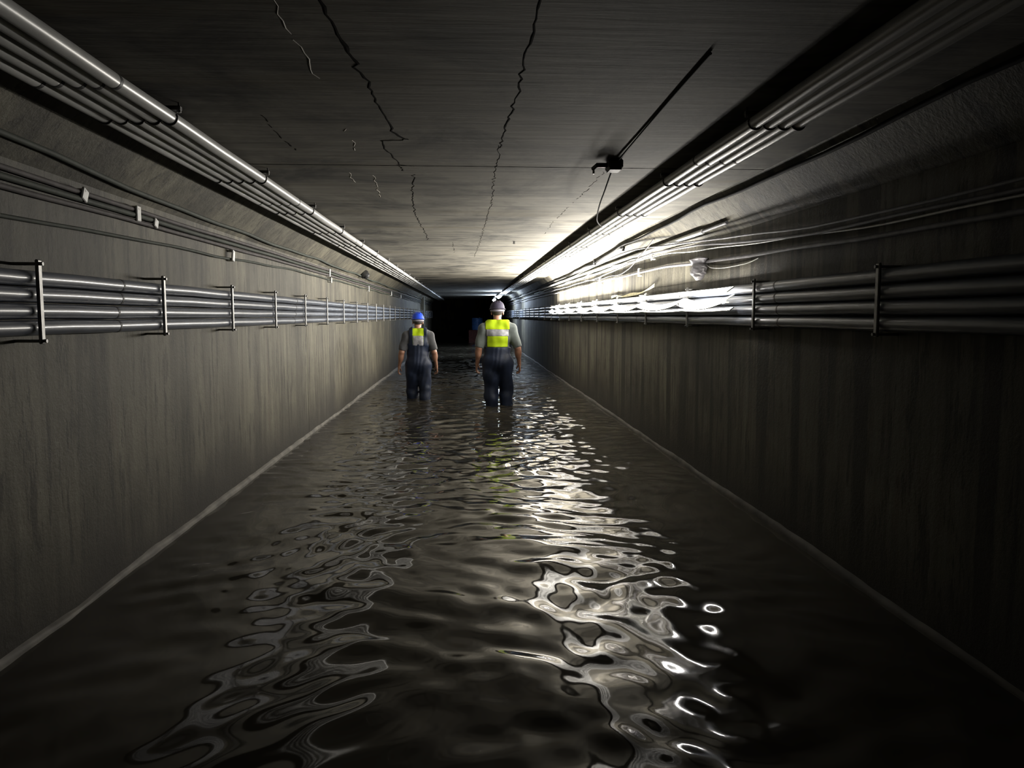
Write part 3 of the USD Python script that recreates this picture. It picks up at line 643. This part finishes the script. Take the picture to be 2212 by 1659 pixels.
def person(label, loc, rz, s, pose, dress):
    """Built facing +Y in metres of a 1.72 m figure and scaled by s; z = 0 are the soles."""
    t = thing('person', label, 'person', loc, rz)
    J = pose
    def sc(m): m.vertices = m.vertices*s; return m
    def legs(P, add):
        out = []
        for k in (0, 1):
            out += [cone(P, J['hip'][k], J['knee'][k], .088 + add, .058 + add), cone(P, J['knee'][k], J['ankle'][k], .056 + add, .040 + add)]
            mid = np.add(J['knee'][k], np.subtract(J['ankle'][k], J['knee'][k])*.28)
            out.append(ell(P, mid + [0, -.018, 0], (.052 + add, .058 + add, .12 + add)))
        return out
    def feet(P, add):
        out = []
        for k in (0, 1):
            a = np.array(J['ankle'][k], float)
            d = np.array(J['toe'][k], float)
            out += [cone(P, a + [0, -.03, -.045], d, .042 + add, .034 + add), cone(P, a, a + [0, -.02, -.04], .040 + add, .042 + add)]
        return out
    def torso(P, add):
        return [ell(P, (0, -.005, .93), (.165 + add, .125 + add, .145 + add)), ell(P, (0, .005, 1.08), (.155 + add, .115 + add, .17 + add)),
                ell(P, (0, 0, 1.27), (.175 + add, .118 + add, .17 + add)), cone(P, (-.115, -.01, 1.405), (.115, -.01, 1.405), .062 + add, .062 + add),
                cone(P, (-.17, -.005, 1.375), (-.06, -.02, 1.45), .055 + add, .045 + add), cone(P, (.17, -.005, 1.375), (.06, -.02, 1.45), .055 + add, .045 + add)]
    def upper(P, add):
        return [cone(P, J['shoulder'][k], J['elbow'][k], .054 + add, .040 + add) for k in (0, 1)]
    def fore(P, add):
        out = []
        for k in (0, 1):
            out.append(cone(P, J['elbow'][k], J['wrist'][k], .041 + add, .026 + add))
            out.append(ell(P, np.add(J['elbow'][k], np.subtract(J['wrist'][k], J['elbow'][k])*.3), (.044 + add, .044 + add, .08 + add)))
        return out
    # ---- body: trunk, arms and legs at 9 mm, head at 5 mm, hands at 3.5 mm, united into one surface
    h = .009; lo = np.array([-.46, -.42, -.01]); P = grid(lo, (.46, .42, 1.56), h)
    neck = [cone(P, (0, -.01, 1.42), (0, .012, 1.53), .056, .052)]
    body = nets(smin(torso(P, 0) + neck + upper(P, 0) + fore(P, 0) + legs(P, 0) + feet(P, 0), .03), lo, h)
    hl = np.array([-.125, -.14, 1.44]); H = grid(hl, (.125, .16, 1.745), .0045)
    c = np.array([0, .025, 0.0])
    hd = smin([ell(H, c + [0, -.012, 1.635], (.074, .094, .088)), ell(H, c + [0, .025, 1.575], (.058, .068, .082)), cone(H, c + [0, .055, 1.515], c + [0, .064, 1.520], .030, .026), cone(H, (0, -.01, 1.40), (0, .012, 1.55), .056, .052)], .025)
    hd = smin([hd, cone(H, c + [0, .086, 1.607], c + [0, .108, 1.570], .009, .015), cone(H, c + [-.03, .081, 1.622], c + [.03, .081, 1.622], .011, .011)], .012)
    for sx in (-1, 1):
        hd = np.maximum(hd, -(ell(H, c + [sx*.031, .103, 1.603], (.020, .018, .012))))
        hd = smin([hd, ell(H, c + [sx*.079, -.005, 1.592], (.011, .020, .033))], .008)
    hd = np.maximum(hd, -ell(H, c + [0, .106, 1.541], (.026, .016, .004)))
    hd = smin([hd, ell(H, c + [0, .090, 1.549], (.022, .010, .006)), ell(H, c + [0, .088, 1.533], (.020, .010, .007))], .004)
    pieces = [body, nets(hd, hl, .0045)]
    for k, sx in ((0, -1), (1, 1)):
        w = np.array(J['wrist'][k], float); d = np.subtract(J['wrist'][k], J['elbow'][k]); d /= np.linalg.norm(d)
        f = np.array([0, 1.0, 0]); f -= d*(f @ d); f /= np.linalg.norm(f); n = np.cross(d, f)*(1 if sx > 0 else -1); n *= np.sign(n[0])*-sx if n[0] else 1   # n: palm side, towards the thigh
        q = grid(w - .15, w + .15, .004); u = []
        palm = [cone(q, w - .03*d, w + .02*d, .026, .024)] + [cone(q, w + .015*d + f*o*.5, w + .088*d + f*o, .014, .0125) for o in (-.030, -.010, .010, .030)]
        for o, ln in ((-.031, .060), (-.0105, .076), (.0105, .080), (.031, .070)):
            a = w + .088*d + f*o; b = a + ln*.45*(d*.93 + n*.37); c2 = b + ln*.32*(d*.60 + n*.80); e = c2 + ln*.26*(d*.15 + n*.99)
            u += [np.minimum(np.minimum(cone(q, a, b, .0098, .0090), cone(q, b, c2, .0090, .0082)), cone(q, c2, e, .0082, .0070))]
        a = w + .022*d + f*.024; b = a + .036*(d*.62 + f*.62 + n*.48); e = b + .032*(d*.85 + f*.10 + n*.52); z = e + .022*(d*.92 + n*.38)
        th = np.minimum(np.minimum(cone(q, a, b, .0145, .0115), cone(q, b, e, .0110, .0098)), cone(q, e, z, .0095, .0080))
        hand = smin([smin(palm, .012), th], .008)
        for x in u: hand = smin([hand, x], .0035)
        pieces.append(nets(hand, w - .15, .004))
    try:
        ms = [m3.Manifold(m3.Mesh(vert_properties=np.asarray(x.vertices, np.float32), tri_verts=np.asarray(x.faces, np.uint32))) for x in pieces]
        if any(x.status() != m3.Error.NoError for x in ms): raise ValueError
        u = ms[0]
        for x in ms[1:]: u = u + x
        r = u.to_mesh(); whole = trimesh.Trimesh(r.vert_properties[:, :3], r.tri_verts, process=False)
    except Exception:
        whole = join(*pieces)
    part(t, 'body', sc(whole), M['skin'], smooth=True)
    # ---- clothes
    h = .0095; lo = np.array([-.36, -.42, -.01]); P = grid(lo, (.36, .42, 1.50), h)
    X, Y, Z = P[..., 0], P[..., 1], P[..., 2]
    fold = .004*np.sin(19*np.arctan2(X, Y + .3) + 5*np.sin(4*Z))*np.clip((Z - .3)/.4, 0, 1) + .005*np.sin(17*X + 26*Z + 3*np.sin(9*Y)) + .006*np.sin(21*Z + 9*X) + .005*np.sin(47*Z - 13*Y)*np.clip(1 - np.abs(Z - .45)/.3, 0, 1)
    baggy = .022 + .006*np.exp(-((Z - .95)/.22)**2)
    wd = smin(torso(P, 0) + [d - .012 for d in legs(P, 0)] + feet(P, .0), .045) - baggy - fold*.7
    top = dress['wader_top'] + .03*np.cos(X*9)*0
    part(t, 'waders', sc(nets(np.maximum(np.maximum(wd, Z - top), .17 - Z), lo, h)), M['wader'], smooth=True)
    part(t, 'boots', sc(nets(np.maximum(smin(feet(P, .020) + [d - .016 for d in legs(P, 0)], .02), Z - .24), lo, h)), M['boot'], smooth=True)
    lo2 = np.array([-.42, -.24, .98]); P2 = grid(lo2, (.42, .24, 1.53), .0085); X, Y, Z = P2[..., 0], P2[..., 1], P2[..., 2]
    tz = smin(torso(P2, 0), .03); fold = .004*np.sin(30*Z + 11*X) + .003*np.sin(55*X + 9*Z)
    up = smin([tz] + upper(P2, .008), .03)
    cut = Z - 1.475
    for k in (0, 1):
        e, sh = np.float32(J['elbow'][k]), np.float32(J['shoulder'][k]); d = (e - sh)/np.linalg.norm(e - sh)
        cut = np.maximum(cut, np.where(np.abs(X) > .16, (P2 - (e - d*dress['sleeve'])) @ d, -1))
    part(t, 'shirt', sc(nets(np.maximum(up - .014 - fold, cut), lo2, .0085)), dress['shirt'], smooth=True)
    # vest in bands: yellow yoke, reflective band, yellow lower panel
    vz = tz - .024 - fold
    for name, mat, z0, z1, hw, grow in dress['vest']:
        k = np.maximum(np.maximum(vz - grow, np.maximum(z0 - Z, Z - z1)), np.abs(X) - hw)
        k = np.maximum(k, -(cone(P2, (0, -.01, 1.40), (0, .02, 1.60), .066, .066)))
        part(t, name, sc(nets(k, lo2, .0085)), mat, smooth=40)
    if dress.get('strap'):
        for sx in (-1, 1):
            k = np.maximum(np.maximum(tz - .032 - fold, np.abs(X - sx*(.115 + .0*Z)) - .030), (dress['wader_top'] - .04) - Z)
            part(t, 'strap', sc(nets(k, lo2, .0085)), M['wader'], smooth=40)
    # ---- hair, eyes, helmet
    hr = np.maximum(np.maximum(ell(H, c + [0, -.014, 1.635], (.080, .099, .094)), H[..., 1] - .075), 1.565 - H[..., 2] + np.clip(H[..., 1], -.05, .05)*.9)
    part(t, 'hair', sc(nets(hr, hl, .0045)), M['hair'], smooth=True)
    for sx in (-1, 1):
        e = trimesh.creation.icosphere(2, .0125); e.apply_translation(c + [sx*.031, .086, 1.603]); part(t, 'eye', sc(e), M['eye'], smooth=True)
    prof = [(0, .118), (.03, .116), (.062, .104), (.088, .080), (.103, .048), (.110, .012), (.122, .004), (.124, -.002), (.112, -.004), (.104, .004), (.098, .040), (.08, .074), (.05, .098), (0, .110)]
    dome = trimesh.creation.revolve(prof[::-1], sections=40); dome.apply_scale([.92, 1.12, 1.0])
    peak = trimesh.creation.cylinder(.085, .006, sections=36); peak.apply_scale([1.0, .75, 1.0]); peak.apply_translation([0, .108, -.002])
    ridge = [tube(smooth_path([(x, -.085, .088), (x, -.04, .112), (x, .03, .116), (x, .085, .092)], 16), .007, 8) for x in (-.03, 0, .03)]
    R = trimesh.transformations.translation_matrix(c + [0, -.012, 1.640]) @ trimesh.transformations.rotation_matrix(math.radians(-4), [1, 0, 0])
    for m, nm, mt in ((join(dome, peak), 'helmet', dress['helmet']), (join(*ridge), 'helmet_ridge', dress['helmet'])):
        m.apply_transform(R); part(t, nm, sc(m), mt, smooth=40)
    b = tube([(.098*math.cos(a)*.92, .098*math.sin(a)*1.10, 0) for a in np.linspace(0, 2*np.pi, 40)], [.0] * 0 + [.010]*40, 8, cap=False)
    b.apply_scale([1, 1, 1.6]); b.apply_transform(trimesh.transformations.translation_matrix(c + [0, -.016, 1.622])); part(t, 'helmet_band', sc(b), M['band'], smooth=True)
    return t

left_pose = dict(hip=[(-.088, 0, .90), (.088, 0, .90)], knee=[(-.100, .10, .485), (.105, .00, .48)], ankle=[(-.100, .10, .105), (.105, -.16, .135)], toe=[(-.115, .25, .040), (.125, -.01, .040)],
                 shoulder=[(-.185, -.01, 1.375), (.185, -.01, 1.375)], elbow=[(-.262, -.045, 1.115), (.255, -.03, 1.115)], wrist=[(-.305, .02, .885), (.292, .06, .885)])
person('person in blue helmet and dark waders with yellow at the neck, wading on the left', (-.80, 12.42, ZB), 4, 1.0, left_pose,
       dict(wader_top=1.255, sleeve=.03, shirt=M['dark_shirt'], helmet=M['blue_helmet'], strap=True,
            vest=[('vest_yoke', M['hivis'], 1.375, 1.50, .105, .006), ('vest_back', M['reflective'], 1.22, 1.385, .085, .004), ('vest_edge', M['hivis'], 1.24, 1.39, .10, .001)]))
right_pose = dict(hip=[(-.090, 0, .90), (.090, 0, .90)], knee=[(-.085, .02, .48), (.120, .12, .50)], ankle=[(-.075, -.08, .115), (.125, .08, .115)], toe=[(-.085, .07, .038), (.145, .23, .040)],
                  shoulder=[(-.190, -.01, 1.375), (.190, -.01, 1.375)], elbow=[(-.250, -.03, 1.12), (.275, -.035, 1.12)], wrist=[(-.280, .05, .895), (.300, .04, .895)])
person('tall person in grey helmet and yellow reflective vest, wading on the right', (.445, 11.45, ZB), -2, 1.095, right_pose,
       dict(wader_top=1.125, sleeve=.0, shirt=M['grey_shirt'], helmet=M['grey_helmet'],
            vest=[('vest_yoke', M['hivis'], 1.365, 1.50, .165, .005), ('reflective_band', M['reflective'], 1.275, 1.37, .150, .008), ('vest_back', M['hivis'], 1.13, 1.28, .140, .005)]))
